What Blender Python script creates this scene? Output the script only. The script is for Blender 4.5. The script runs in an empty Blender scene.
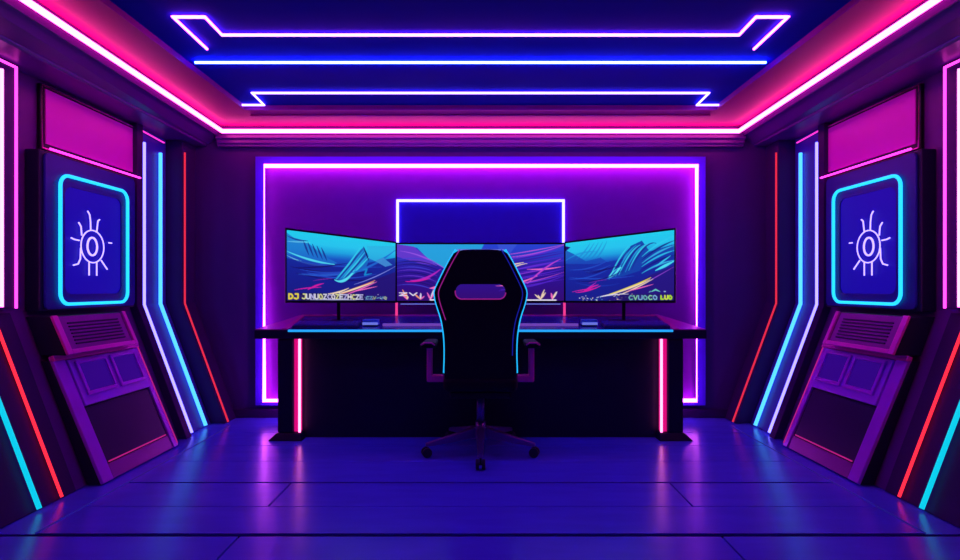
import bpy, bmesh, math, random
import numpy as np
from mathutils import Vector
random.seed(4)
C = bpy.context.scene.collection
F = 560.0; CX = 480.5; CY = 288.0; H = 1.06

def U(px, py, Y):                     # point of a plane Y = const seen at a measured pixel
    return Vector(((px-CX)*Y/F, Y, H-(py-CY)*Y/F))

# ------------------------------------------------------------------ materials
def mat(name, col, rough=.5, metal=0., coat=0., var=.15, scale=9., bump=0., stretch=None, spec=.5):
    m = bpy.data.materials.new(name); m.use_nodes = True
    nt = m.node_tree; b = nt.nodes['Principled BSDF']
    tc = nt.nodes.new('ShaderNodeTexCoord'); n = nt.nodes.new('ShaderNodeTexNoise')
    mp = nt.nodes.new('ShaderNodeMapping')
    if stretch: mp.inputs['Scale'].default_value = stretch
    nt.links.new(tc.outputs['Object'], mp.inputs['Vector']); nt.links.new(mp.outputs['Vector'], n.inputs['Vector'])
    n.inputs['Scale'].default_value = scale; n.inputs['Detail'].default_value = 4
    mx = nt.nodes.new('ShaderNodeMix'); mx.data_type = 'RGBA'
    mx.inputs[6].default_value = (*[c*(1-var) for c in col], 1)
    mx.inputs[7].default_value = (*[min(1, c*(1+var)) for c in col], 1)
    nt.links.new(n.outputs['Fac'], mx.inputs[0]); nt.links.new(mx.outputs[2], b.inputs['Base Color'])
    mr = nt.nodes.new('ShaderNodeMapRange')
    mr.inputs['To Min'].default_value = max(.02, rough*.8); mr.inputs['To Max'].default_value = min(1, rough*1.2)
    nt.links.new(n.outputs['Fac'], mr.inputs['Value']); nt.links.new(mr.outputs['Result'], b.inputs['Roughness'])
    b.inputs['Metallic'].default_value = metal
    b.inputs['Coat Weight'].default_value = coat
    b.inputs['Specular IOR Level'].default_value = spec
    if bump:
        bp = nt.nodes.new('ShaderNodeBump'); bp.inputs['Strength'].default_value = bump; bp.inputs['Distance'].default_value = .01
        nt.links.new(n.outputs['Fac'], bp.inputs['Height']); nt.links.new(bp.outputs['Normal'], b.inputs['Normal'])
    return m

def neon(name, col, strength, base=None):
    m = bpy.data.materials.new(name); m.use_nodes = True
    b = m.node_tree.nodes['Principled BSDF']
    b.inputs['Base Color'].default_value = (*(base or [.15*c for c in col]), 1); b.inputs['Roughness'].default_value = .4; b.inputs['Specular IOR Level'].default_value = .15
    b.inputs['Emission Color'].default_value = (*col, 1); b.inputs['Emission Strength'].default_value = strength
    return m

M = {}
M['floor'] = mat('floor_tile', (.085, .11, .95), .24, .0, .0, .2, 3., .04, (1, 5, 1), .75)
M['floor_gap'] = mat('floor_gap', (.002, .001, .006), .9, spec=.0)
M['wall'] = mat('wall_paint', (.14, .005, .22), .45, var=.1, spec=.2)
M['wall_back'] = mat('wall_back_paint', (.06, .004, .16), .5, var=.1, spec=.2)
M['ceiling'] = mat('ceiling_pink_glow', (.34, .002, .21), .5, var=.06, scale=3, spec=.15)  # pink glow of the cove strip painted into the colour
M['ceiling_blue'] = mat('ceiling_centre_blue_glow', (.012, .016, .36), .8, var=.06, scale=3, spec=.03)  # blue glow of the neon line painted into the colour
M['soffit'] = mat('soffit_paint', (.10, .006, .22), .35, var=.08, spec=.35)
M['panel'] = mat('panel_dark', (.045, .003, .10), .4, var=.15, spec=.12)
M['panel_blue'] = mat('panel_blue', (.05, .025, .45), .4, var=.1, spec=.3)
M['board'] = mat('board_purple', (.27, .003, .50), .42, var=.08, spec=.2)
M['board_blue'] = mat('board_blue', (.06, .02, .60), .35, var=.08, spec=.2)
M['board_rim'] = mat('board_rim', (.08, .01, .80), .5, var=.08, spec=.2)
M['black'] = mat('black_plastic', (.006, .004, .014), .35, var=.2, spec=.3)
M['black_soft'] = mat('black_leather', (.004, .002, .014), .5, var=.2, scale=60, bump=.1, spec=.2)
M['black_metal'] = mat('black_metal', (.16, .06, .42), .3, .7)
M['desk_top'] = mat('desk_surface', (.02, .03, .32), .25, .1, .1)
M['desk_rim'] = mat('desk_rim', (.60, .04, .45), .3, .2, .1)
M['desk_wing'] = mat('desk_wing', (.50, .01, .60), .35, .2, .1)
M['desk_dark'] = mat('desk_dark', (.007, .003, .035), .45, spec=.2)
M['leg_panel'] = mat('leg_panel', (.75, .02, .35), .35)
M['cab'] = mat('cabinet_body', (.008, .006, .045), .4, spec=.3)
M['cab_rail'] = mat('cabinet_rail', (.50, .025, .85), .3, .1, .1)
M['cab_pink'] = mat('cabinet_pink_trim', (1.0, .04, .6), .3, .3)
M['cab_ctrl'] = mat('cabinet_control', (.45, .06, 1.0), .3, .0)
M['cab_lower'] = mat('cabinet_lower', (.025, .008, .07), .35, spec=.3)
M['louver'] = mat('louver', (.30, .012, .32), .35, .2)
M['bezel'] = mat('screen_bezel', (.012, .018, .28), .35, spec=.3)
M['rubber'] = mat('rubber', (.008, .006, .03), .5)
M['key'] = mat('key_caps', (.02, .02, .16), .45, spec=.3)
M['keycap'] = mat('key_top', (.06, .08, .45), .3, .2)
M['arm_pink'] = mat('armrest_rim_light', (.85, .03, .5), .35, .2)  # pink rim light put into the armrest colour
M['bluebox'] = mat('blue_box', (.06, .35, .85), .4)

N = {}
N['cove'] = neon('neon_cove_pink', (1, .075, .34), 13)
N['ceil_pink'] = neon('neon_ceiling_pink', (1, .10, .95), 11)
N['ceil_blue'] = neon('neon_ceiling_blue', (.018, .045, 1), 70)
N['ceil_violet'] = neon('neon_ceiling_violet', (.22, .12, 1), 12)
N['frame'] = neon('neon_frame_violet', (.72, .085, .82), 12)
N['inner'] = neon('neon_inner_frame', (.22, .20, 1), 5)
N['pink'] = neon('neon_pink', (1, .14, .72), 6)
N['pink_line'] = neon('neon_pink_line', (1, .04, .62), 1.3)
N['pink_frame'] = neon('neon_pink_frame', (1, .04, .68), 3.4)
N['red'] = neon('neon_red', (1, .02, .045), 1.7)
N['red_soft'] = neon('neon_red_soft', (1, .03, .08), .8)
N['cyan'] = neon('neon_cyan', (.02, .56, 1), 1.5)
N['cyan_hot'] = neon('neon_cyan_hot', (.07, .42, 1), 1.9)
N['cyan_front'] = neon('neon_cyan_front', (.004, .66, .9), .95)
N['blue_hot'] = neon('neon_blue_violet', (.17, .14, 1), 4)
N['white_pink'] = neon('neon_white_pink', (1, .12, .75), 7)
N['leg'] = neon('neon_desk_leg', (1, .2, .62), 4)
N['leg_panel'] = neon('desk_leg_glow', (1, .004, .28), .65)  # glows in place of pink light cast by the leg strip
N['desk'] = neon('neon_desk_edge', (.02, .40, 1), .95)
N['chair'] = neon('neon_chair_cyan', (.012, .50, 1), 1.15)
N['chair_pink'] = neon('chair_magenta_glow', (.75, .03, .55), .35)
N['chair_blue'] = neon('chair_blue_glow', (.02, .03, .8), .35)
N['emblem'] = neon('neon_emblem', (.38, .28, 1), 2.2)
N['display'] = neon('dim_blue_display', (.022, .008, 1), .30)
N['small_display'] = neon('small_display_glow', (.08, .004, .6), 0.3)
N['marquee'] = neon('marquee_backlight', (.75, .004, .55), .15, (.6, .01, .5))
N['marquee_fill'] = neon('marquee_fill_tube', (1, .03, .72), 4)
N['pink_dim'] = neon('neon_pink_dim', (1, .03, .45), .45)
N['platform'] = neon('platform_edge_glint', (.05, .04, .9), .22)
N['bar'] = neon('neon_short_bar', (1, .05, .32), .9)
N['rail'] = neon('neon_desk_rail', (.35, .12, .9), .42)
N['under'] = neon('neon_under_monitor', (.2, .25, 1), .7)

# ------------------------------------------------------------------ mesh helpers
def hexa(bm, v, mi=0):                # v: 4 bottom corners in order, 4 top corners in the same order
    vs = [bm.verts.new(p) for p in v]
    for f in ((0,1,2,3),(4,5,6,7),(0,1,5,4),(1,2,6,5),(2,3,7,6),(3,0,4,7)):
        bm.faces.new([vs[i] for i in f]).material_index = mi
def box(bm, x0, x1, y0, y1, z0, z1, mi=0):
    hexa(bm, [(x0,y0,z0),(x1,y0,z0),(x1,y1,z0),(x0,y1,z0),(x0,y0,z1),(x1,y0,z1),(x1,y1,z1),(x0,y1,z1)], mi)
def prism(bm, poly, d, mi=0):         # polygon of 3-D points extruded by vector d
    a = [bm.verts.new(p) for p in poly]; b = [bm.verts.new(Vector(p)+Vector(d)) for p in poly]
    bm.faces.new(a).material_index = mi; bm.faces.new(b).material_index = mi
    n = len(a)
    for i in range(n): bm.faces.new((a[i], a[(i+1)%n], b[(i+1)%n], b[i])).material_index = mi
def yprism(bm, s, prof, y0, y1, mi=0):  # (X outwards, Z) profile on side s, run along Y
    prism(bm, [(s*x, y0, z) for x, z in prof], (0, y1-y0, 0), mi)
def tube(bm, pts, r, closed=False, sides=8, mi=0, up=None):
    pts = [Vector(p) for p in pts]; n = len(pts); rings = []
    dirs = [(pts[(i+1)%n]-pts[i]).normalized() for i in range(n if closed else n-1)]
    nrm = None
    for i in range(n):
        if closed: a, b = dirs[i-1], dirs[i]
        else: a = dirs[max(0,i-1)]; b = dirs[min(n-2,i)]
        t = (a+b).normalized() if (a+b).length > 1e-6 else a
        if nrm is None:
            u = Vector((0,0,1)) if abs(t.z) < .8 else Vector((0,1,0)) if abs(t.y) < .8 else Vector((1,0,0))
            nrm = (u - t*u.dot(t)).normalized()
        else: nrm = (nrm - t*nrm.dot(t)).normalized()
        bn = t.cross(nrm)
        k = 1/max(.35, math.sqrt(max(0,(1+a.dot(b))/2)))
        # widen across the mitre
        m = (b-a)
        ring = []
        for j in range(sides):
            th = 2*math.pi*(j+.5)/sides
            o = nrm*math.cos(th)*r + bn*math.sin(th)*r
            if m.length > 1e-4:
                mm = m.normalized(); o = o + mm*o.dot(mm)*(k-1)
            ring.append(bm.verts.new(pts[i]+o))
        rings.append(ring)
    for i in range(n if closed else n-1):
        A, B = rings[i], rings[(i+1)%n]
        for j in range(sides):
            f = bm.faces.new((A[j], A[(j+1)%sides], B[(j+1)%sides], B[j])); f.material_index = mi; f.smooth = True
    if not closed: bm.faces.new(rings[0]).material_index = mi; bm.faces.new(rings[-1][::-1]).material_index = mi
def cyl(bm, c, r0, r1, h, axis='Z', sides=24, mi=0):
    c = Vector(c); ax = {'X':(Vector((1,0,0)),Vector((0,1,0)),Vector((0,0,1))),'Y':(Vector((0,1,0)),Vector((1,0,0)),Vector((0,0,1))),'Z':(Vector((0,0,1)),Vector((1,0,0)),Vector((0,1,0)))}[axis]
    A=[bm.verts.new(c+ax[1]*math.cos(t)*r0+ax[2]*math.sin(t)*r0) for t in [2*math.pi*i/sides for i in range(sides)]]
    B=[bm.verts.new(c+ax[0]*h+ax[1]*math.cos(t)*r1+ax[2]*math.sin(t)*r1) for t in [2*math.pi*i/sides for i in range(sides)]]
    bm.faces.new(A); bm.faces.new(B)
    for i in range(sides):
        f=bm.faces.new((A[i],A[(i+1)%sides],B[(i+1)%sides],B[i])); f.smooth=True
def rrect(cy, cz, w, h, r, n=6):
    out = []
    for (sx, sz, a0) in ((1,1,0),(-1,1,90),(-1,-1,180),(1,-1,270)):
        for i in range(n+1):
            a = math.radians(a0+90*i/n)
            out.append((cy+sx*(w/2-r)+r*math.cos(a), cz+sz*(h/2-r)+r*math.sin(a)))
    return out

def obj(name, bm, m, parent=None, bevel=0., seg=2):
    bmesh.ops.recalc_face_normals(bm, faces=bm.faces)
    me = bpy.data.meshes.new(name)
    if parent is None:
        xs=[v.co.x for v in bm.verts]; ys=[v.co.y for v in bm.verts]; zs=[v.co.z for v in bm.verts]
        org = Vector(((min(xs)+max(xs))/2,(min(ys)+max(ys))/2,min(zs)))
    else: org = ORG[parent.name]
    for v in bm.verts: v.co -= org
    bm.to_mesh(me); bm.free()
    for x in (m if isinstance(m, (list, tuple)) else [m]): me.materials.append(x)
    o = bpy.data.objects.new(name, me); C.objects.link(o)
    if parent is None: o.location = org
    else: o.parent = parent
    ORG[o.name] = org
    if bevel:
        b = o.modifiers.new('bevel', 'BEVEL'); b.width = bevel; b.segments = seg; b.limit_method = 'ANGLE'
    return o
ORG = {}
def thing(name, label, cat, loc, group=None):
    o = bpy.data.objects.new(name, None); C.objects.link(o); o.location = loc; o.empty_display_size = .1
    ORG[o.name] = Vector(loc); o['label'] = label; o['category'] = cat
    if group: o['group'] = group
    return o
def tag(o, label, cat, group=None):
    o['label'] = label; o['category'] = cat
    if group: o['group'] = group
    return o
def struct(name, bm, m, bevel=0.):
    o = obj(name, bm, m, None, bevel); o['kind'] = 'structure'; return o
def strip(name, pts, r, m, label, cat='light', group=None, closed=False):
    bm = bmesh.new(); tube(bm, pts, r, closed); return tag(obj(name, bm, m), label, cat, group)

YB = 4.59; YF = -.5                    # back wall, open front behind the camera
XU = 2.47; XL = 2.12; ZK = .94         # upper wall, foot of the leaning wall, height of the kink
def lean(z): return XL + (XU-XL)*z/ZK

# ------------------------------------------------------------------ shell
bm = bmesh.new()
box(bm, -2.75, 2.75, YF, YB+.05, -.10, -.012, 1)
rows = [4.6, 4.11, 3.77, 3.43, 3.06, 2.72, 2.42, 2.06, 1.7, 1.34, .98, .62, .26, -.1, YF]
g = .005
for i in range(len(rows)-1):
    y1, y0 = rows[i], rows[i+1]
    if y0 >= 2.40: xs = [-1.92, -1.03, 1.03, 1.92] if i == 4 else [-1.92, 1.92]
    elif i % 2 == 0: xs = [-2.7, -1.03, 1.03, 2.7]
    else: xs = [-2.7, 0, 2.7]
    thick = .030 if y1 == 2.42 else (.016 if y1 == 3.06 else .004)
    for a, b in zip(xs, xs[1:]):
        ga = .0045 if abs(a) < 1.9 else 0; gb = .0045 if abs(b) < 1.9 else 0
        box(bm, a+ga, b-gb, y0+.001, y1-thick, -.02, 0, 0)
for s in (-1, 1):
    x0, x1 = sorted((s*1.925, s*2.75))
    box(bm, x0, x1, 2.42, 4.6, -.02, -.004, 0)
struct('floor', bm, [M['floor'], M['floor_gap']], .0015)

for s, side in ((-1,'left'), (1,'right')):
    bm = bmesh.new()
    yprism(bm, s, [(XL,0),(XU,ZK),(XU,2.6),(XU+.12,2.6),(XU+.12,ZK-.05),(XL+.12,-.0)], YF, YB)
    struct('wall_'+side, bm, M['wall'])
bm = bmesh.new(); box(bm, -2.62, 2.62, YB, YB+.1, 0, 2.6)
struct('wall_back', bm, M['wall_back'])
# ceiling: pink band round a recessed blue centre, strip glow put into both colours
ZC = H+1.30; ZR = H+1.335; XR = 1.72; YR = 4.09
bm = bmesh.new()
for x0, x1, y0, y1 in ((-2.47,-XR,YF,YB),(XR,2.47,YF,YB),(-XR,XR,YR,YB)):
    box(bm, x0, x1, y0, y1, ZC, ZC+.12, 0)
box(bm, -XR, XR, YF, YR, ZR, ZR+.085, 1)
box(bm, -XR, XR, YR+.10, YR+.14, ZC-.012, ZC, 0)
struct('ceiling', bm, [M['ceiling'], M['ceiling_blue']])
# soffit round the walls
prof = [(2.085,H+1.30),(2.085,H+1.262),(2.125,H+1.225),(2.14,H+1.235),(2.235,H+1.175),(2.24,H+1.16),(2.47,H+1.16),(2.47,H+1.30)]
n = 1
for s in (-1, 1):
    bm = bmesh.new(); sh = [.20,.20,.20,.20,.03,0,0,0]      # the cove edge narrows slightly towards the camera
    fa = [bm.verts.new((s*(x-d), YF, z)) for (x, z), d in zip(prof, sh)]; fb = [bm.verts.new((s*x, YB, z)) for x, z in prof]
    bm.faces.new(fa); bm.faces.new(fb)
    for i in range(8): bm.faces.new((fa[i], fa[(i+1)%8], fb[(i+1)%8], fb[i]))
    struct('trim_%d' % n, bm, M['soffit'], .003); n += 1
bm = bmesh.new()
bp = [(4.50,H+1.30),(4.50,H+1.255),(4.515,H+1.235),(4.515,H+1.21),(4.535,H+1.20),(4.535,H+1.175),(4.55,H+1.165),(4.55,H+1.15),(4.59,H+1.15),(4.59,H+1.30)]
prism(bm, [(-2.14,y,z) for y,z in bp], (4.28,0,0))
struct('trim_%d' % n, bm, M['soffit'], .003); n += 1
# low platform edges: light caught by the bevel added as glowing lines
for s, sd in ((-1,'left'), (1,'right')):
    strip('edge_glint', [(s*1.922,2.42,.0),(s*1.922,4.30,.0)], .004, N['platform'],
          'thin glowing blue line added for light caught on the %s edge of the floor platform' % sd, 'light', 'floor edge glints')

# ------------------------------------------------------------------ ceiling lights
zs = H+1.248
strip('cove_light', [(-1.888,.3,zs),(-2.055,4.455,zs),(2.055,4.455,zs),(1.888,.3,zs)], .0155, N['cove'],
      'bright white-pink strip light bordering three sides of the ceiling', 'light')
zt = ZR-.014
def CP(px, py): Y = F*(zt-H)/(CY-py); return Vector(((px-CX)*Y/F, Y, zt))
def sym(l): return [CP(*p) for p in l] + [CP(2*CX-p[0], p[1]) for p in reversed(l)]
strip('ceiling_light', sym([(207,49),(173,17),(205,17),(222,35)]), .007, N['ceil_pink'],
      'pink-white neon line with hooked arrow ends, nearest on the ceiling', 'light', 'neon lines on the ceiling')
strip('ceiling_light', sym([(195,62.5)]), .007, N['ceil_blue'],
      'straight blue-white neon line across the ceiling between the two with shaped ends', 'light', 'neon lines on the ceiling')
strip('ceiling_light', sym([(240,105),(264,105),(252,93)]), .007, N['ceil_violet'],
      'violet-white neon line with zigzag ends, furthest back on the blue ceiling', 'light', 'neon lines on the ceiling')

# ------------------------------------------------------------------ back wall light panel
t = thing('wall_display', 'large purple wall panel with glowing white-violet border tube behind the desk', 'wall panel', (0,YB,.10))
YP = 4.56; kx = YP/F
bx0, bz1, bz0 = -1.828, 2.127, .107
bm = bmesh.new(); box(bm, -1.755, 1.755, YP, YB-.001, .155, 2.065); obj('backing_board', bm, M['board'], t)
bm = bmesh.new()
for x0,x1,z0,z1 in ((-1.828,-1.755,bz0,bz1),(1.755,1.828,bz0,bz1),(-1.755,1.755,2.065,bz1),(-1.755,1.755,bz0,.155)):
    box(bm, x0, x1, YP-.012, YB-.001, z0, z1)
obj('border', bm, M['board_rim'], t)
bm = bmesh.new(); tube(bm, [(-1.740,4.505,.155),(-1.740,4.505,2.042),(1.740,4.505,2.042),(1.740,4.505,.155)], .0135, True); obj('neon_tube', bm, N['frame'], t)
t2 = thing('neon_frame', 'thin white-blue rectangular neon outline on a blue board above the centre monitor', 'light', (0,YP,.98))
bm = bmesh.new(); box(bm, -.665, .665, YP-.010, YP-.001, .98, 1.76); obj('blue_board', bm, M['board_blue'], t2)
bm = bmesh.new(); tube(bm, [(-.672,YP-.022,.985),(-.672,YP-.022,1.768),(.672,YP-.022,1.768),(.672,YP-.022,.985)], .011); obj('neon_tube', bm, N['inner'], t2)
# low skirting on the back wall
bm = bmesh.new(); box(bm, -2.10, 2.10, YB-.02, YB, 0, .07); struct('baseboard_back', bm, M['panel'], .004)

# ------------------------------------------------------------------ side walls
def slab(bm, s, off, y0, y1, z0, z1, th=.02, mi=0):   # slab that follows the kinked wall, its face standing 'off' proud
    p = [(lean(max(z0,0))-off, z0)]
    if z1 > ZK: p += [(XU-off, ZK), (XU-off, z1), (XU-.001, z1), (XU-.001, ZK)]
    else: p += [(lean(z1)-off, z1), (lean(z1)-.001, z1)]
    p += [(lean(z0)-.001, z0)]
    yprism(bm, s, p, y0, y1, mi)
def kink(s, off, Y, z0, z1):
    p = [(s*(lean(z0)-off), Y, z0)]
    if z1 > ZK: p += [(s*(XU-off), Y, ZK), (s*(XU-off), Y, z1)]
    else: p += [(s*(lean(z1)-off), Y, z1)]
    return p

EMB = [[(190,118),(200,135),(204,170),(205,210)],[(250,150),(241,160),(235,215)],[(147,182),(158,200),(162,245)],
       [(113,262),(128,268),(150,270)],[(298,264),(314,264)],[(157,305),(155,360),(145,385),(123,393)],
       [(197,372),(197,440)],[(235,372),(235,440)],[(258,360),(290,405)]]

for s, sd in ((-1,'left'), (1,'right')):
    # --- near wall panel and its lights
    bm = bmesh.new()
    yprism(bm, s, [(2.405,.955),(2.405,2.215),(2.469,2.215),(2.469,.955)], 1.6, 2.90)
    struct('trim_%d' % n, bm, M['panel'], .004); n += 1
    bm = bmesh.new(); slab(bm, s, .006, 1.6, 2.93, .0, .93)
    struct('trim_%d' % n, bm, M['panel'], .004); n += 1
    strip('wall_light', [(s*2.40,1.75,2.20),(s*2.40,2.895,2.20),(s*2.40,2.895,.955)], .0065, N['pink_frame'],
          'thin pink neon line framing the near panel on the %s wall' % sd, 'light', 'wall light strips')
    strip('wall_light', [(s*2.395,2.80,.965),(s*2.395,2.80,2.155)], .009, N['white_pink'],
          'thick pinkish white vertical light at the %s edge of the picture' % sd, 'light', 'wall light strips')
    strip('wall_light', [(s*2.100,2.81,.012),(s*2.448,2.81,.925)], .0075, N['red'],
          'bright red slanting light next to the cyan one low on the %s wall' % sd, 'light', 'wall light strips')
    strip('wall_light', [(s*2.095,2.66,.012),(s*2.443,2.66,.925)], .0115, N['cyan_front'],
          'cyan slanting light nearest the camera low on the %s wall' % sd, 'light', 'wall light strips')
    # --- far blue panel
    bm = bmesh.new(); slab(bm, s, .012, 4.00, 4.375, 0, 2.22); struct('trim_%d' % n, bm, M['panel_blue'], .003); n += 1
    bm = bmesh.new(); slab(bm, s, .06, 3.93, 4.00, 0, 2.22); struct('trim_%d' % n, bm, M['panel'], .003); n += 1
    strip('wall_light', kink(s, .035, 4.055, .012, 2.115), .010, N['blue_hot'],
          'bluish white bent light strip beside the arcade cabinet on the %s wall' % sd, 'light', 'wall light strips')
    strip('wall_light', kink(s, .03, 4.27, .012, 2.09), .013, N['cyan_hot'],
          'thick cyan bent light strip between the bluish white and red ones, %s wall' % sd, 'light', 'wall light strips')
    strip('wall_light', [(s*2.43,4.01,2.19),(s*2.43,4.30,2.175)], .006, N['pink_line'],
          'short pink light across the top of the blue panel on the %s wall' % sd, 'light', 'wall light strips')
    # --- corner pilaster with red strip
    bm = bmesh.new()
    yprism(bm, s, [(1.995,0),(2.335,ZK),(2.335,2.22),(XU-.001,2.22),(XU-.001,ZK),(lean(0)-.001,0)], 4.39, YB-.001)
    struct('trim_%d' % n, bm, M['panel'], .004); n += 1
    strip('wall_light', [(s*1.975,4.385,.012),(s*2.315,4.385,ZK),(s*2.315,4.385,2.12)], .007, N['red_soft'],
          'thin red bent light strip in the far %s corner of the room' % sd, 'light', 'wall light strips')

    # --- arcade cabinet
    A, B = 3.01, 3.76
    t = thing('arcade_cabinet', 'dark arcade cabinet with cyan ringed screen and magenta top, built on the %s wall' % sd, 'arcade machine', (s*2.2,(A+B)/2,0), 'arcade cabinets')
    f0 = (2.045, 0.); f1 = (2.32, .665)
    def FP(y, w, o=0.):     # point on the sloping front face: y along, w up 0..1, o outwards into the room
        nx, nz = -(f1[1]-f0[1]), (f1[0]-f0[0]); L = math.hypot(nx, nz)
        return Vector((s*(f0[0]+(f1[0]-f0[0])*w + o*nx/L), y, f0[1]+(f1[1]-f0[1])*w + o*nz/L))
    def fslab(bm, ya, yb, wa, wb, o0, o1, mi=0):
        hexa(bm, [FP(ya,wa,o0),FP(yb,wa,o0),FP(yb,wb,o0),FP(ya,wb,o0),FP(ya,wa,o1),FP(yb,wa,o1),FP(yb,wb,o1),FP(ya,wb,o1)], mi)
    W = B-A
    bm = bmesh.new(); yprism(bm, s, [f0,f1,(lean(.665)-.002,.665),(lean(0)-.002,0)], A, B)
    body = obj('lower_body', bm, M['cab'], t, .004)
    bm = bmesh.new(); fslab(bm, A, A+.085, .0, 1.0, .002, .022)
    obj('side_rail', bm, M['cab_rail'], t, .004)
    bm = bmesh.new(); fslab(bm, B-.05, B, .0, 1.0, .002, .018)
    o = obj('side_rail', bm, M['cab_rail'], t, .004)
    bm = bmesh.new(); tube(bm, [FP(B-.005,.02,.02),FP(B-.005,1.0,.02)], .004); obj('edge_trim', bm, N['pink_dim'], t)
    bm = bmesh.new(); fslab(bm, A, B, .985, 1.03, .002, .03); obj('top_ledge', bm, M['cab_pink'], t, .003)
    # control panel with two small displays
    bm = bmesh.new(); fslab(bm, A+.09, B-.055, .60, .98, .002, .030); cp = obj('control_panel', bm, M['cab_ctrl'], t, .006)
    for ya, yb in ((A+.125, A+.385), (A+.415, A+.665)):
        bm = bmesh.new()
        for a_, b_, c_, d_ in ((ya,yb,.67,.70),(ya,yb,.93,.955),(ya,ya+.020,.70,.93),(yb-.020,yb,.70,.93)):
            fslab(bm, a_, b_, c_, d_, .031, .044)
        obj('display_frame', bm, M['cab_rail'], cp, .002)
        bm = bmesh.new(); fslab(bm, ya+.021, yb-.021, .702, .928, .031, .035); obj('small_display', bm, N['small_display'], cp)
    bm = bmesh.new(); fslab(bm, A+.095, B-.06, .14, .585, .002, .008); obj('lower_door', bm, M['cab_lower'], t, .003)
    bm = bmesh.new(); tube(bm, [FP(A+.11,.135,.014),FP(B-.08,.135,.014)], .004); obj('door_trim', bm, N['pink_dim'], t)
    bm = bmesh.new(); fslab(bm, A+.095, B-.06, .0, .12, .002, .014); obj('kick_plate', bm, M['louver'], t, .003)
    # speaker grille box above
    BG = 3.64; g0 = (2.235,.695); g1 = (2.325,.905)
    bm = bmesh.new(); yprism(bm, s, [g0,g1,(lean(.905)-.002,.905),(lean(.695)-.002,.695)], A+.01, BG)
    gb = obj('grille_box', bm, M['cab'], t, .004)
    def GP(y, w, o):
        nx, nz = -(g1[1]-g0[1]), (g1[0]-g0[0]); L = math.hypot(nx, nz)
        return Vector((s*(g0[0]+(g1[0]-g0[0])*w+o*nx/L), y, g0[1]+(g1[1]-g0[1])*w+o*nz/L))
    def gslab(bm, ya, yb, wa, wb, o0, o1):
        hexa(bm, [GP(ya,wa,o0),GP(yb,wa,o0),GP(yb,wb,o0),GP(ya,wb,o0),GP(ya,wa,o1),GP(yb,wa,o1),GP(yb,wb,o1),GP(ya,wb,o1)])
    bm = bmesh.new()
    gslab(bm, A+.01, A+.05, 0, 1, .001, .016); gslab(bm, BG-.03, BG, 0, 1, .001, .016)
    gslab(bm, A+.05, BG-.03, 0, .12, .001, .016)
    obj('grille_frame', bm, M['cab_pink'], gb, .003)
    bm = bmesh.new(); gslab(bm, A+.055, BG-.035, .13, .98, .0005, .003); gp = obj('grille', bm, M['louver'], gb)
    bm = bmesh.new()
    for k in range(7): gslab(bm, A+.11, BG-.09, .24+.09*k, .27+.09*k, .003, .009)
    o = obj('slats', bm, M['cab'], gp)
    # screen housing
    X0 = 2.385
    bm = bmesh.new(); yprism(bm, s, [(X0,.93),(X0,1.815),(XU-.002,1.815),(XU-.002,.95),(lean(.93)-.002,.93)], A+.02, 3.86)
    hb = obj('screen_housing', bm, M['cab'], t, .006)
    bm = bmesh.new()     # bezel ring
    cy, cz = 3.45, 1.335
    outer = rrect(cy, 1.372, .79, .86, .03); inner = rrect(cy, cz, .50, .62, .05)
    a = [bm.verts.new((s*(X0-.012), y, z)) for y, z in outer]; b = [bm.verts.new((s*(X0-.012), y, z)) for y, z in inner]
    a2 = [bm.verts.new((s*(X0-.001), y, z)) for y, z in outer]; b2 = [bm.verts.new((s*(X0-.001), y, z)) for y, z in inner]
    L = len(a)
    for i in range(L):
        j = (i+1) % L
        bm.faces.new((a[i],a[j],b[j],b[i])); bm.faces.new((a2[i],a2[j],b2[j],b2[i]))
        bm.faces.new((a[i],a[j],a2[j],a2[i])); bm.faces.new((b[i],b[j],b2[j],b2[i]))
    bz = obj('bezel', bm, M['bezel'], t)
    bm = bmesh.new(); tube(bm, [(s*(X0-.022), y, z) for y, z in rrect(cy, cz, .60, .735, .065)], .010, True)
    obj('neon_ring', bm, N['cyan'], t)
    bm = bmesh.new()
    vs = [bm.verts.new((s*(X0-.006), y, z)) for y, z in inner]; bm.faces.new(vs)
    vs2 = [bm.verts.new((s*(X0-.001), y, z)) for y, z in inner]; bm.faces.new(vs2)
    for i in range(L): bm.faces.new((vs[i],vs[(i+1)%L],vs2[(i+1)%L],vs2[i]))
    scr = obj('screen', bm, N['display'], t)
    bm = bmesh.new(); xe = s*(X0-.018)
    def EP(x, y): return Vector((xe, cy-.035+.00177*(x-213), cz-.022+.001205*(293-y)))
    ring = lambda cx_, cy_, rx, ry, k=28: [EP(cx_+rx*math.cos(2*math.pi*i/k), cy_+ry*math.sin(2*math.pi*i/k)) for i in range(k)]
    tube(bm, ring(215,293,57,82), .004, True, 6); tube(bm, ring(213,293,24,45), .006, True, 6)
    for l in EMB: tube(bm, [EP(*p) for p in l], .0045, False, 6)
    obj('neon_emblem', bm, N['emblem'], scr)
    # marquee
    bm = bmesh.new(); yprism(bm, s, [(2.448,1.835),(2.448,2.20),(XU-.002,2.20),(XU-.002,1.835)], 3.115, 3.985)
    mh = obj('marquee_box', bm, M['black'], t, .003)
    bm = bmesh.new(); box(bm, *sorted((s*2.440, s*2.447)), 3.145, 3.955, 1.872, 2.178); obj('marquee_panel', bm, N['marquee'], mh)
    bm = bmesh.new()
    tube(bm, [(s*2.441,y,z) for y,z in ((3.12,1.842),(3.98,1.842),(3.98,2.193),(3.12,2.193))], .0045, True, 6)
    obj('marquee_rim', bm, M['cab_pink'], mh)
    bm = bmesh.new(); tube(bm, [(s*2.405,3.13,1.838),(s*2.405,3.96,1.838)], .006, False, 6); obj('light_strip', bm, N['marquee_fill'], mh)  # added tube that lights the marquee panel from below

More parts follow.
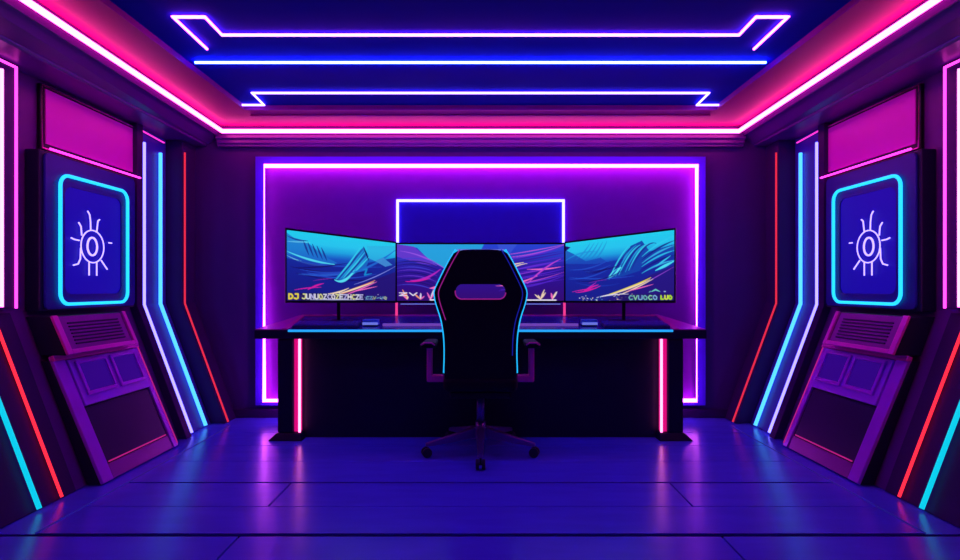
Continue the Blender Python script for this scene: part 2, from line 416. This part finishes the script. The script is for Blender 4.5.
# ------------------------------------------------------------------ desk
D0, D1 = 3.89, 4.40
def top(y): return .768 + .072*(y-D0)/(D1-D0)
t = thing('desk', 'wide dark gaming desk with cyan front light and two pink-lit slab legs', 'desk', (0,4.15,0))
def quad_slab(bm, pts, z_off0, z_off1, mi=0):   # pts: (x,y) corners, heights follow the tilted desktop
    hexa(bm, [(x,y,top(y)+z_off0) for x,y in pts]+[(x,y,top(y)+z_off1) for x,y in pts], mi)
bm = bmesh.new()
hexa(bm, [(-1.573,D0,.706),(1.573,D0,.706),(1.425,D1,.72),(-1.425,D1,.72),(-1.573,D0,.768),(1.573,D0,.768),(1.425,D1,.84),(-1.425,D1,.84)])
dt = obj('desktop', bm, M['desk_dark'], t, .006)
bm = bmesh.new(); quad_slab(bm, [(-1.33,D0+.004),(1.33,D0+.004),(1.375,D1-.02),(-1.375,D1-.02)], .0005, .004)
obj('surface_mat', bm, M['desk_top'], dt)
for s in (-1, 1):
    bm = bmesh.new(); quad_slab(bm, [(s*1.565,D0+.004),(s*1.385,D0+.004),(s*1.405,D1-.004),(s*1.42,D1-.004)], .0005, .006); obj('wing_panel', bm, M['desk_wing'], dt)
    bm = bmesh.new(); quad_slab(bm, [(s*1.38,D0+.002),(s*1.325,D0+.002),(s*1.375,D1-.004),(s*1.40,D1-.004)], .0005, .012); obj('corner_rim', bm, M['desk_rim'], dt, .003)
bm = bmesh.new(); quad_slab(bm, [(-1.40,D1-.022),(1.40,D1-.022),(1.40,D1-.002),(-1.40,D1-.002)], .0005, .012); obj('rear_rim', bm, M['desk_rim'], dt, .003)
bm = bmesh.new(); tube(bm, [(-1.335,D0-.004,.763),(1.335,D0-.004,.763)], .0085); obj('front_light', bm, N['desk'], dt)
bm = bmesh.new(); quad_slab(bm, [(-.70,4.0),(.70,4.0),(.70,4.02),(-.70,4.02)], .004, .020); obj('light_rail', bm, N['rail'], dt, .003)
bm = bmesh.new(); box(bm, -1.30, 1.30, 3.97, 3.995, .002, .715); obj('modesty_panel', bm, M['desk_dark'], t, .003)
for s in (-1, 1):
    bm = bmesh.new(); box(bm, *sorted((s*1.415, s*1.305)), 3.90, 4.16, .05, .705); lg = obj('leg', bm, M['desk_dark'], t, .01)
    bm = bmesh.new(); hexa(bm, [(s*1.474,3.868,0),(s*1.235,3.868,0),(s*1.235,4.22,0),(s*1.474,4.22,0),(s*1.42,3.895,.05),(s*1.25,3.895,.05),(s*1.25,4.18,.05),(s*1.42,4.18,.05)])
    obj('foot', bm, M['desk_dark'], lg, .008)
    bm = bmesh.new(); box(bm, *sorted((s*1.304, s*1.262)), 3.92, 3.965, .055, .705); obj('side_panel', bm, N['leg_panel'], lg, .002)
    bm = bmesh.new(); tube(bm, [(s*1.262,3.906,.055),(s*1.262,3.906,.703)], .0085); obj('light_strip', bm, N['leg'], lg)

# ------------------------------------------------------------------ monitors
def lin(c): return tuple(((x/255)/12.92 if x/255 <= .04045 else ((x/255+.055)/1.055)**2.4) for x in c)
class Paint:
    def __init__(s, w=300, h=150):
        s.w, s.h = w, h; s.v, s.u = np.mgrid[0:1:h*1j, 0:1:w*1j]; s.img = np.zeros((h, w, 3)); s.asp = 1.75
    def grad(s, stops):
        xs = [a for a, _ in stops]
        for k in range(3): s.img[..., k] = np.interp(s.v, xs, [c[k] for _, c in stops])
    def over(s, a, col):
        a = np.clip(a, 0, 1)[..., None]*1.0; s.img = s.img*(1-a)+np.array(col)*a
    def stroke(s, pts, wd, col, al=1., taper=True):
        pts = np.array(pts, float); best = np.full(s.u.shape, 9.); n = len(pts)-1
        for i in range(n):
            ax, ay = pts[i]; bx, by = pts[i+1]; dx, dy = (bx-ax)*s.asp, by-ay; L2 = dx*dx+dy*dy+1e-9
            t = np.clip(((s.u-ax)*s.asp*dx+(s.v-ay)*dy)/L2, 0, 1)
            d = np.hypot((s.u-ax)*s.asp-t*dx, (s.v-ay)-t*dy)
            w = wd*(1-.75*abs(((i+t)/n)*2-1)**1.5) if taper else wd
            best = np.minimum(best, d/np.maximum(w, 1e-4))
        s.over((1.25-best)/.5*al, col) if al >= 1 else s.over(np.clip((1.25-best)/.5, 0, 1)*al, col)
    def poly(s, pts, col, al=1.):
        ins = np.zeros(s.u.shape, bool); n = len(pts)
        for i in range(n):
            x0, y0 = pts[i]; x1, y1 = pts[(i+1) % n]
            c = ((y0 > s.v) != (y1 > s.v)); xx = (x1-x0)*(s.v-y0)/((y1-y0) if y1 != y0 else 1e-9)+x0
            ins ^= c & (s.u < xx)
        s.over(ins*al, col)
CYN=(34,214,250); LC=(90,235,255); TEAL=(18,140,215); BL=(22,60,190); NV=(24,14,120); DK=(16,8,80); VI=(70,20,170); MG=(225,30,170); PK=(255,110,200); CR=(255,225,190); YE=(245,225,70); OR=(250,150,110); WH=(240,235,255)
def curve(a, b, bend, n=10):
    out = []
    for i in range(n+1):
        t = i/n; out.append((a[0]+(b[0]-a[0])*t, a[1]+(b[1]-a[1])*t+bend*4*t*(1-t)))
    return out
FONT = {'D':[[(0,0),(.7,.1),(1,.5),(.7,.9),(0,1),(0,0)]],'J':[[(.3,0),(1,0),(1,.8),(.6,1),(0,.85)]],'U':[[(0,0),(0,.85),(.5,1),(1,.85),(1,0)]],
 'N':[[(0,1),(0,0),(1,1),(1,0)]],'C':[[(1,.1),(.4,0),(0,.5),(.4,1),(1,.9)]],'Z':[[(0,0),(1,0),(0,1),(1,1)]],'O':[[(.5,0),(1,.4),(.9,.9),(.4,1),(0,.6),(.1,.1),(.5,0)]],
 'L':[[(0,0),(0,1),(.8,1)]],'I':[[(.5,0),(.5,1)]],'V':[[(0,0),(.5,1),(1,0)]],'E':[[(1,0),(0,0),(0,1),(1,1)],[(0,.5),(.8,.5)]],'H':[[(0,0),(0,1)],[(0,.5),(1,.5)],[(1,0),(1,1)]],
 'W':[[(0,0),(.25,1),(.5,.4),(.75,1),(1,0)]],'.':[[(.4,.9),(.5,1)]],' ':[],'-':[[(0,.6),(1,.4)]]}
def write(P, txt, u0, u1, v0, h, cols, wd=.009):
    n = len(txt); cw = (u1-u0)/n
    for i, ch in enumerate(txt):
        for l in FONT[ch]: P.stroke([(u0+cw*(i+.08+.72*x), v0+h*y) for x, y in l], wd, cols[i % len(cols)], .95, False)
def paint_side(which):
    rnd = random.Random(7+which); P = Paint()
    P.grad([(0,CYN),(.16,(40,205,250)),(.26,(30,170,235)),(.36,(24,90,205)),(.5,(24,50,175)),(.7,(26,26,140)),(.9,(30,18,105)),(1,(30,20,95))])
    if which == 0:
        P.poly([(0,.04),(.06,.1),(.2,.17),(.33,.33),(.45,.42),(.3,.45),(.1,.36),(0,.34)], (30,120,215), .8)
        for k in range(5): P.stroke([(.14+.04*k,.12+.02*k),(.19+.04*k,.33+.015*k)], .014, (22,50,150), .9)
        P.stroke(curve((.0,.08),(.18,.12),.02), .012, NV, .6)
        P.stroke(curve((0,.16),(.2,.14),.0), .012, (150,240,255), .5)
        P.stroke(curve((0,.3),(.42,.44),.03), .016, LC, .9); P.stroke(curve((0,.36),(.36,.47),.04), .012, (150,240,255), .7)
        P.poly([(0,.4),(.3,.46),(.6,.44),(1,.25),(1,1),(0,1)], (22,34,150), .75)
        for k in range(9):
            a = rnd.uniform(.4,.75); P.stroke(curve((rnd.uniform(0,.2),a),(rnd.uniform(.45,.95),a-rnd.uniform(-.02,.16)),rnd.uniform(.02,.08)), .012, rnd.choice([(40,90,220),(30,60,190),(20,14,100),(50,120,235)]), .7)
        P.poly([(.42,.66),(.56,.4),(.69,.12),(.75,.3),(.70,.5),(.62,.55),(.5,.7)], (26,110,205), .95)
        for k in range(7): P.stroke([(.43+.022*k,.68-.01*k),(.55+.02*k,.42),(.66+.015*k,.14+.02*k)], .013, [(60,225,250),(24,60,160),(36,170,235)][k%3], .9)
        P.stroke(curve((.42,.68),(.60,.52),.08), .022, LC); P.stroke(curve((.69,.12),(.74,.34),.0), .012, (16,20,110))
        P.poly([(.72,.1),(1,.05),(1,.14),(.8,.34),(.74,.3)], (46,190,240), .8)
        P.stroke(curve((.56,.56),(1,.12),.06), .018, (30,110,220), .9); P.poly([(.8,.34),(.88,.27),(.97,.38),(.9,.42)], (70,150,225), .9)
        P.stroke(curve((.6,.74),(1,.4),.03), .007, (150,160,255), .9); P.stroke([(.68,.5),(.72,.48),(.7,.58),(.77,.55)], .016, TEAL)
        P.poly([(.6,.78),(1,.5),(1,1),(.3,1)], (46,16,110), .6)
    else:
        P.poly([(0,.12),(.08,.2),(.2,.34),(.34,.3),(.5,.5),(.3,.45),(0,.5)], (26,70,190), .75)
        P.poly([(0,.05),(.05,.08),(0,.14)], NV)
        for k in range(5): P.stroke(curve((.1+.05*k,.3),(.24+.04*k,.05),.03), .014, (30,120,215), .5)
        P.stroke(curve((0,.3),(.3,.2),-.05), .014, (30,150,230), .7)
        P.poly([(0,.36),(.3,.4),(.55,.35),(1,.2),(1,1),(0,1)], (22,40,165), .7)
        P.poly([(.4,.66),(.52,.46),(.56,.34),(.62,.16),(.72,.1),(.8,.3),(.7,.55),(.55,.62)], (22,70,180), .95)
        for k in range(8): P.stroke(curve((.42+.03*k,.66-.02*k),(.6+.035*k,.16+.0*k),-.05-.01*k), .012, [(60,225,250),(24,40,150),(36,170,235)][k%3], .9)
        P.stroke(curve((.41,.64),(.53,.48),.0), .035, LC); P.stroke(curve((.43,.62),(.50,.5),.0), .012, (24,90,200))
        for k in range(6): P.stroke(curve((.72,.34+.05*k),(1,.08+.07*k),-.03), .014, [(50,215,250),(20,30,130),(60,200,245)][k%3], .85)
        P.stroke(curve((.84,.56),(1,.44),0), .022, (80,235,255)); P.stroke(curve((.84,.5),(.97,.36),0), .012, (60,210,250))
        for k in range(8):
            a = rnd.uniform(.45,.75); P.stroke(curve((rnd.uniform(0,.2),a),(rnd.uniform(.4,.7),a-rnd.uniform(-.04,.14)),rnd.uniform(.02,.08)), .011, rnd.choice([(40,90,220),(30,60,190),(20,14,100)]), .7)
        P.poly([(.5,.9),(.8,.62),(1,.5),(1,1),(.4,1)], (50,16,120), .6)
        P.stroke(curve((.16,.86),(.3,.7),0), .008, (200,40,200)); P.stroke(curve((.1,.86),(.34,.76),.02), .012, MG)
        P.stroke(curve((.7,.78),(1,.52),0), .006, (150,70,220))
    o = 0 if which == 0 else .0
    P.stroke(curve((.4 if which==0 else .36,.93),(.80,.66),.02), .016, OR if which==0 else YE)
    P.stroke(curve((.44,.9),(.79,.69),.01), .013, CR); P.stroke(curve((.5,.92),(.82,.68),.01), .010, CR if which else PK)
    P.stroke(curve((.58,.86),(.82,.76),0), .009, PK); P.stroke(curve((.3,.95),(.6,.9),-.02), .012, WH, .9)
    P.stroke(curve((.06,.85),(.30,.80),-.01), .008, MG); P.stroke(curve((.18,.84),(.32,.74),-.01), .014, MG); P.stroke(curve((.22,.71),(.42,.66),-.01), .006, (150,40,180), .8)
    for k in range(70):
        u = rnd.uniform(.12,.92); v = .995-abs(rnd.gauss(0,.05)); P.stroke([(u,v),(u+rnd.uniform(-.03,.03),v-rnd.uniform(-.02,.03))], .008, rnd.choice([WH,CR,(180,170,220),(60,40,130),(120,190,220),(40,20,100)]), .85)
    if which == 0:
        P.over((P.v > .885)*(P.u < .12)*.8, (40,20,110)); P.over((P.v > .89)*(P.u > .12)*(P.u < .7)*.75, (24,12,70))
        write(P, 'DJ', .015, .105, .905, .07, [YE], .013)
        write(P, 'JUNUOZCOZEZHCZE', .13, .69, .905, .07, [(230,230,150),(225,225,240),(190,185,240),(235,230,235)], .010)
        P.stroke([(.2,.985),(.62,.985)], .008, (190,190,230)); P.stroke(curve((.36,.895),(.55,.80),.02), .014, CR)
        write(P, 'CZV-VO', .71, .92, .93, .045, [(110,170,200),(90,150,190),(160,180,130)], .007)
    else:
        P.over((P.v > .9)*(P.u > .52)*.7, (34,22,100))
        write(P, 'CVUOCO', .60, .86, .925, .06, [(110,190,190),(140,220,170),(130,190,230)], .009)
        write(P, 'LUO', .885, .985, .93, .05, [(185,235,50),(225,240,70)], .012); P.stroke([(.8,.87),(.84,.84),(.88,.87)], .012, (110,210,200)); P.stroke([(.91,.87),(.93,.87)], .01, (150,180,220))
    return P
def paint_centre():
    rnd = random.Random(3); P = Paint()
    P.grad([(0,(40,70,220)),(.2,(44,60,205)),(.45,(46,24,160)),(.75,(50,16,140)),(1,(56,14,120))])
    P.poly([(0,0),(.52,0),(.42,.62),(.2,.3),(.12,.06)], (40,180,235), .9); P.poly([(0,0),(.1,.04),(.24,.38),(.14,.34),(0,.22)], (110,60,215), .9)
    P.stroke(curve((.02,.12),(.30,.46),-.06), .012, (160,90,240), .9)
    for k in range(10): P.stroke(curve((0,.28+.05*k),(.24,.34+.055*k),-.06), .010, rnd.choice([(70,70,220),(110,60,220),(30,20,110)]), .8)
    P.stroke(curve((.08,.64),(.26,.44),.06), .018, (190,40,200)); P.stroke(curve((.05,.66),(.2,.6),.02), .012, MG); P.poly([(.19,.78),(.27,.70),(.32,.85)], PK)
    for k in range(5): P.stroke([(.27+.02*k,.48+.03*k),(.34+.02*k,.38+.03*k)], .010, [CYN,WH,LC][k%3])
    P.poly([(.6,0),(.72,0),(.64,.3)], (60,90,225), .8)
    for k in range(22):
        a = .08+.03*k; P.stroke(curve((.58+rnd.uniform(0,.06),a+.12),(1,a-.1+rnd.uniform(-.03,.03)),rnd.uniform(-.03,.06)), rnd.uniform(.005,.012), rnd.choice([(150,60,230),(220,90,230),(90,40,220),(60,24,170),(110,50,230)]), .85)
    P.stroke(curve((.62,.4),(.76,.32),0), .012, CR); P.stroke(curve((.62,.55),(.78,.34),-.04), .010, CR); P.stroke(curve((.6,.74),(.84,.56),.04), .016, PK)
    P.stroke(curve((.78,.44),(.98,.4),.02), .014, PK); P.stroke(curve((.78,.7),(.98,.26),-.04), .012, (200,70,220))
    for u in (.14,.2,.68,.72,.86,.93,.06):
        for k in range(4): P.stroke([(u,.98),(u+rnd.uniform(-.04,.04),.84+rnd.uniform(-.04,.08))], .010, rnd.choice([WH,CR,PK,OR]), .95)
    write(P, 'ZV', .01, .13, .86, .05, [WH], .008); P.stroke([(.24,.84),(.33,.95)], .012, WH); P.stroke([(.2,.985),(.52,.985)], .012, WH, 1, False); P.stroke([(.6,.99),(.95,.99)], .012, WH, 1, False)
    return P

def screen_mat():
    m = bpy.data.materials.new('screen_picture'); m.use_nodes = True; nt = m.node_tree; b = nt.nodes['Principled BSDF']
    a = nt.nodes.new('ShaderNodeVertexColor'); a.layer_name = 'picture'
    nt.links.new(a.outputs['Color'], b.inputs['Emission Color']); b.inputs['Emission Strength'].default_value = .88
    b.inputs['Base Color'].default_value = (.01,.01,.01,1); b.inputs['Roughness'].default_value = .3; b.inputs['Specular IOR Level'].default_value = .2
    return m
SM = screen_mat()
def make_monitor(label, P, pos, stand_x, stand_y, light=False):
    # pos(u, v, off) -> point, u left..right, v top..bottom, off towards the viewer
    c = pos(.5, 1, 0); zb = top(stand_y)+.0045
    t = thing('monitor', label, 'monitor', (stand_x, stand_y, zb), 'monitors on the desk')
    nseg = 16; m_ = .0
    bm = bmesh.new(); fr = []; bk = []
    for i in range(nseg+1):
        u = -.012+1.024*i/nseg
        fr.append((bm.verts.new(pos(u,-.03,.0)), bm.verts.new(pos(u,1.035,.0)))); bk.append((bm.verts.new(pos(u,-.03,-.028)), bm.verts.new(pos(u,1.035,-.028))))
    for i in range(nseg):
        bm.faces.new((fr[i][0],fr[i][1],fr[i+1][1],fr[i+1][0])); bm.faces.new((bk[i][0],bk[i][1],bk[i+1][1],bk[i+1][0]))
        bm.faces.new((fr[i][0],bk[i][0],bk[i+1][0],fr[i+1][0])); bm.faces.new((fr[i][1],bk[i][1],bk[i+1][1],fr[i+1][1]))
    for i in (0, nseg): bm.faces.new((fr[i][0],fr[i][1],bk[i][1],bk[i][0]))
    obj('housing', bm, M['black'], t)
    me = bpy.data.meshes.new('screen'); w, h = P.w, P.h
    vs = [pos(i/(w-1), j/(h-1), .002)-ORG[t.name] for j in range(h) for i in range(w)]
    fs = [(j*w+i, (j+1)*w+i, (j+1)*w+i+1, j*w+i+1) for j in range(h-1) for i in range(w-1)]
    me.from_pydata([tuple(v) for v in vs], [], fs)
    ca = me.color_attributes.new('picture', 'FLOAT_COLOR', 'POINT')
    srgb = np.clip(P.img/255, 0, 1); l = np.where(srgb <= .04045, srgb/12.92, ((srgb+.055)/1.055)**2.4)
    col = np.ones((h*w, 4), np.float32); col[:, :3] = l.reshape(-1, 3); ca.data.foreach_set('color', col.ravel())
    me.materials.append(SM); o = bpy.data.objects.new('screen', me); C.objects.link(o); o.parent = t; ORG[o.name] = ORG[t.name]
    bm = bmesh.new(); zt_ = c.z+.12
    box(bm, stand_x-.012, stand_x+.012, stand_y-.008, stand_y+.008, zb+.012, zt_)
    obj('stand', bm, M['black'], t, .002)
    bm = bmesh.new(); x0, x1, y0, y1 = stand_x-.11, stand_x+.11, stand_y-.07, stand_y+.012; dz = .0048
    hexa(bm, [(x,y,top(y)+dz) for x,y in ((x0,y0),(x1,y0),(x1,y1),(x0,y1))]+[(x,y,top(y)+dz+.012) for x,y in ((x0,y0),(x1,y0),(x1,y1),(x0,y1))])
    obj('base', bm, M['black'], t, .004)
    if light:
        bm = bmesh.new(); tube(bm, [pos(u, 1.06, -.004) for u in (.02,.25,.5,.75,.98)], .004, False, 6); obj('light_strip', bm, N['under'], t)
def pos_side(s):
    def f(u, v, off):
        w = u if s < 0 else 1-u          # 0 outer .. 1 inner
        x = 1.363+(.652-1.363)*w; y = 3.94+(4.285-3.94)*w + .03*4*w*(1-w)*0
        zt_ = 1.468+(1.402-1.468)*w; zb_ = .972+(.962-.972)*w
        nx, ny = .455, -.89             # towards the room centre
        return Vector((s*(x - nx*off), y + ny*off, zt_+(zb_-zt_)*v))
    return f
def pos_centre(u, v, off):
    x = (u-.5)*1.29; y = 4.328+.016*(1-(2*u-1)**2)
    return Vector((x, y-off, 1.398+(.962-1.398)*v))
make_monitor('left monitor angled inward with cyan mountain art and yellow lettering at lower left', paint_side(0), pos_side(-1), -1.055, 4.165)
make_monitor('curved centre monitor with purple picture half hidden behind the gaming chair', paint_centre(), pos_centre, 0., 4.381, True)
make_monitor('right monitor angled inward with cyan art and yellow-green lettering at lower right', paint_side(1), pos_side(1), 1.065, 4.165)
for s, sd in ((-1,'left'),(1,'right')):
    X = s*.655
    strip('light_bar', [(X,4.37,top(4.37)+.008),(X,4.37,.955)], .010, N['bar'],
          'short pink upright light bar on desk at the %s end of centre monitor' % sd, 'light', 'pink light bars on the desk')

# ------------------------------------------------------------------ things on the desk
def keyboard(cx, cy, w, label):
    z = top(cy)+.006
    t = thing('keyboard', label, 'keyboard', (cx, cy, z), 'keyboards on the desk')
    def kslab(bm, x0, x1, y0, y1, a, b):
        hexa(bm, [(x0,y0,top(y0)+a),(x1,y0,top(y0)+a),(x1,y1,top(y1)+a),(x0,y1,top(y1)+a),(x0,y0,top(y0)+b),(x1,y0,top(y0)+b),(x1,y1,top(y1)+b),(x0,y1,top(y1)+b)])
    bm = bmesh.new(); kslab(bm, cx-w/2, cx+w/2, cy-.075, cy+.075, .0055, .022); obj('case', bm, M['key'], t, .003)
    bm = bmesh.new()
    for r in range(5):
        y0 = cy-.066+.027*r; k = 15
        for i in range(k):
            x0 = cx-w/2+.008+(w-.016)*i/k
            kslab(bm, x0, x0+(w-.016)/k-.004, y0, y0+.022, .0225, .030)
    obj('keys', bm, M['keycap'], t)
keyboard(-1.09, 4.0, .46, 'dark keyboard on the desk under the left monitor')
keyboard(1.10, 4.0, .46, 'dark keyboard on the desk under the right monitor')
for s, sd, cxp in ((-1,'left',371), (1,'right',589)):
    cy = 4.02; cx = (cxp-CX)*cy/F; z = top(cy)+.0045
    t = thing('speaker', 'small light blue box speaker on the desk inward of the %s keyboard' % sd, 'speaker', (cx,cy,z+.004), 'small speakers on the desk')
    bm = bmesh.new(); box(bm, cx-.055, cx+.055, cy-.03, cy+.04, z+.004, z+.045); obj('body', bm, M['bluebox'], t, .005)
    bm = bmesh.new(); box(bm, cx-.055, cx+.055, cy-.034, cy-.0305, z+.006, z+.024); obj('front_light', bm, N['under'], t, .001)

# ------------------------------------------------------------------ gaming chair
YC = 3.62
t = thing('gaming_chair', 'black high-backed gaming chair with cyan light piping in front of desk', 'chair', (0,YC,0))
YBk = 3.40                                      # rear face of the backrest
def ub(px, py): v = U(px, py, YBk); return (v.x, v.z)
half = [(456.5,250),(449,262),(438,284),(434.5,292),(436,302),(442,320),(444.5,338),(444.8,356),(444,374),(446,387)]
def recl(z): return YBk - .10*(z-.85)          # leans back towards the viewer
# plate with a slot, from a filled 2-D curve
cu = bpy.data.curves.new('tmp', 'CURVE'); cu.dimensions = '2D'; cu.fill_mode = 'BOTH'; cu.extrude = .022; cu.bevel_depth = .010; cu.bevel_resolution = 2; cu.offset = -.008
def spl(pts):
    sp = cu.splines.new('POLY'); sp.points.add(len(pts)-1)
    for p, (x, z) in zip(sp.points, pts): p.co = (x, z, 0, 1)
    sp.use_cyclic_u = True
ol = [ub(*p) for p in half]; ol = ol + [(-x, z) for x, z in reversed(ol)]
# smooth the outline
def smooth(pts, it=2):
    for _ in range(it):
        q = []
        for i in range(len(pts)):
            a, b = pts[i], pts[(i+1) % len(pts)]
            q += [(.8*a[0]+.2*b[0], .8*a[1]+.2*b[1]), (.2*a[0]+.8*b[0], .2*a[1]+.8*b[1])]
        pts = q
    return pts
spl(smooth(ol, 2))
zc = H-(291.5-288)*YBk/F
spl(rrect(0, zc, .305, .092, .04))
co = bpy.data.objects.new('tmp', cu); C.objects.link(co); bpy.context.view_layer.update()
me = bpy.data.meshes.new_from_object(co.evaluated_get(bpy.context.evaluated_depsgraph_get())); bpy.data.objects.remove(co)
bm = bmesh.new(); bm.from_mesh(me)
for v in bm.verts: v.co = Vector((v.co.x, recl(v.co.y)+.032-v.co.z*1.0, v.co.y))
for f in bm.faces: f.smooth = False
br = obj('backrest', bm, M['black_soft'], t)
# front padding of the backrest: side bolsters
for s in (-1, 1):
    bm = bmesh.new(); P_ = []
    tube(bm, [(s*.19, recl(z)+.10, z) for z in (.50,.62,.75,.88,1.0)], .045, False, 12); obj('bolster', bm, M['black_soft'], br)
bm = bmesh.new(); tube(bm, [(-.13,recl(1.18)+.085,1.19),(.13,recl(1.18)+.085,1.19)], .045, False, 12); obj('headrest', bm, M['black_soft'], br)
def side_line(s, inset, y_off, lo=0, hi=9):
    out = []
    for px, py in half[lo:hi]:
        x, z = ub(px, py); out.append((s*(abs(x)-inset), recl(z)+y_off, z))
    q = out
    for _ in range(2):
        r = [q[0]]
        for a, b in zip(q, q[1:]): r += [tuple(.75*a[i]+.25*b[i] for i in range(3)), tuple(.25*a[i]+.75*b[i] for i in range(3))]
        r.append(q[-1]); q = r
    return q
for s in (-1, 1):
    bm = bmesh.new(); tube(bm, side_line(s, -.001, .018), .0085, False, 6); obj('light_piping', bm, N['chair'], br)
    bm = bmesh.new(); tube(bm, side_line(s, .022, .0, 0, 8 if s > 0 else 6), .0032, False, 6); obj('seam_glow', bm, N['chair_pink'] if s < 0 else N['chair_blue'], br)  # dim glow standing in for reflections along the inner seams
x0, z0 = ub(457, 250)
bm = bmesh.new(); tube(bm, [(-abs(x0), recl(z0)+.016, z0), (abs(x0), recl(z0)+.016, z0)], .0035, False, 6); obj('top_piping', bm, N['under'], br)
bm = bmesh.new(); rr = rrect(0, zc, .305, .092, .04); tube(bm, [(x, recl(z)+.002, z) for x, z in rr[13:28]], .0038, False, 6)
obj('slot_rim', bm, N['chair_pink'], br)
# seat
bm = bmesh.new(); box(bm, -.23, .23, 3.42, 3.92, .42, .51); obj('seat', bm, M['black_soft'], t, .035, 4)
bm = bmesh.new(); box(bm, -.19, .19, 3.46, 3.80, .375, .419); obj('seat_plate', bm, M['black'], t, .01)
# armrests
for s in (-1, 1):
    bm = bmesh.new(); xa = s*.320
    hexa(bm, [(xa-.048,3.42,.690),(xa+.048,3.42,.690),(xa+.04,3.70,.690),(xa-.04,3.70,.690),(xa-.050,3.42,.725),(xa+.050,3.42,.725),(xa+.042,3.70,.725),(xa-.042,3.70,.725)])
    ar = obj('armrest', bm, M['black_soft'], t, .015, 3)
    bm = bmesh.new(); tube(bm, [(xa-.043,3.412,.712),(xa-.02,3.408,.726),(xa+.02,3.408,.726),(xa+.043,3.412,.712)], .0055, False, 6); obj('pad_rim_light', bm, M['arm_pink'], ar)
    bm = bmesh.new(); box(bm, *sorted((xa-.017, xa+.017)), 3.50, 3.56, .50, .69); obj('post', bm, M['arm_pink'], ar, .008)
    bm = bmesh.new()
    box(bm, *sorted((s*.337, s*.222)), 3.50, 3.56, .47, .515)
    obj('bracket', bm, M['arm_pink'], ar, .010)
# gas lift and star base
bm = bmesh.new(); cyl(bm, (0,YC,.10), .035, .035, .10); cyl(bm, (0,YC,.19), .026, .026, .19); obj('gas_lift', bm, M['black_metal'], t)
bm = bmesh.new(); cyl(bm, (0,YC,.095), .055, .045, .075); sb = obj('hub', bm, M['black_metal'], t, .005)
for k, ang in enumerate((-90, -18, 54, 126, 198)):
    a = math.radians(ang); d = Vector((math.cos(a), math.sin(a), 0)); p = Vector((-d.y, d.x, 0)); o = Vector((0,YC,0))
    R1 = .360
    bm = bmesh.new(); i0 = o+d*.04; i1 = o+d*R1
    hexa(bm, [i0+p*.028+Vector((0,0,.10)), i0-p*.028+Vector((0,0,.10)), i1-p*.017+Vector((0,0,.066)), i1+p*.017+Vector((0,0,.066)),
              i0+p*.022+Vector((0,0,.165)), i0-p*.022+Vector((0,0,.165)), i1-p*.012+Vector((0,0,.088)), i1+p*.012+Vector((0,0,.088))])
    lg = obj('leg', bm, M['black_metal'], t, .005)
    bm = bmesh.new(); wc = o+d*(R1-.005)
    for q in (-1, 1):
        ring0 = []; ring1 = []
        for i in range(18):
            th = 2*math.pi*i/18; v = wc+d*(math.cos(th)*.030)+Vector((0,0,.031+math.sin(th)*.030))
            ring0.append(bm.verts.new(v+p*q*.008)); ring1.append(bm.verts.new(v+p*q*.028))
        bm.faces.new(ring0); bm.faces.new(ring1)
        for i in range(18): bm.faces.new((ring0[i],ring0[(i+1)%18],ring1[(i+1)%18],ring1[i])).smooth = True
    tube(bm, [wc-p*.028+Vector((0,0,.031)), wc+p*.028+Vector((0,0,.031))], .006, False, 6)
    tube(bm, [wc+Vector((0,0,.031)), wc+Vector((0,0,.070))], .008, False, 6)
    obj('caster', bm, M['rubber'], lg, .003)

# ------------------------------------------------------------------ world, camera
w = bpy.data.worlds.new('world'); bpy.context.scene.world = w; w.use_nodes = True
bg = w.node_tree.nodes['Background']; bg.inputs['Color'].default_value = (.16, .06, .8, 1); bg.inputs['Strength'].default_value = .12
cam = bpy.data.cameras.new('camera'); co = bpy.data.objects.new('camera', cam); C.objects.link(co)
co.location = (0, 0, H); co.rotation_euler = (math.pi/2, 0, 0)
cam.sensor_fit = 'HORIZONTAL'; cam.sensor_width = 36; cam.lens = 36*F/960
cam.shift_x = -.5/960; cam.shift_y = 8/960; cam.clip_start = .05
sc = bpy.context.scene; sc.camera = co
vs = sc.view_settings; vs.view_transform = 'Standard'; vs.look = 'None'; vs.gamma = 1; vs.exposure = 0; vs.use_curve_mapping = False
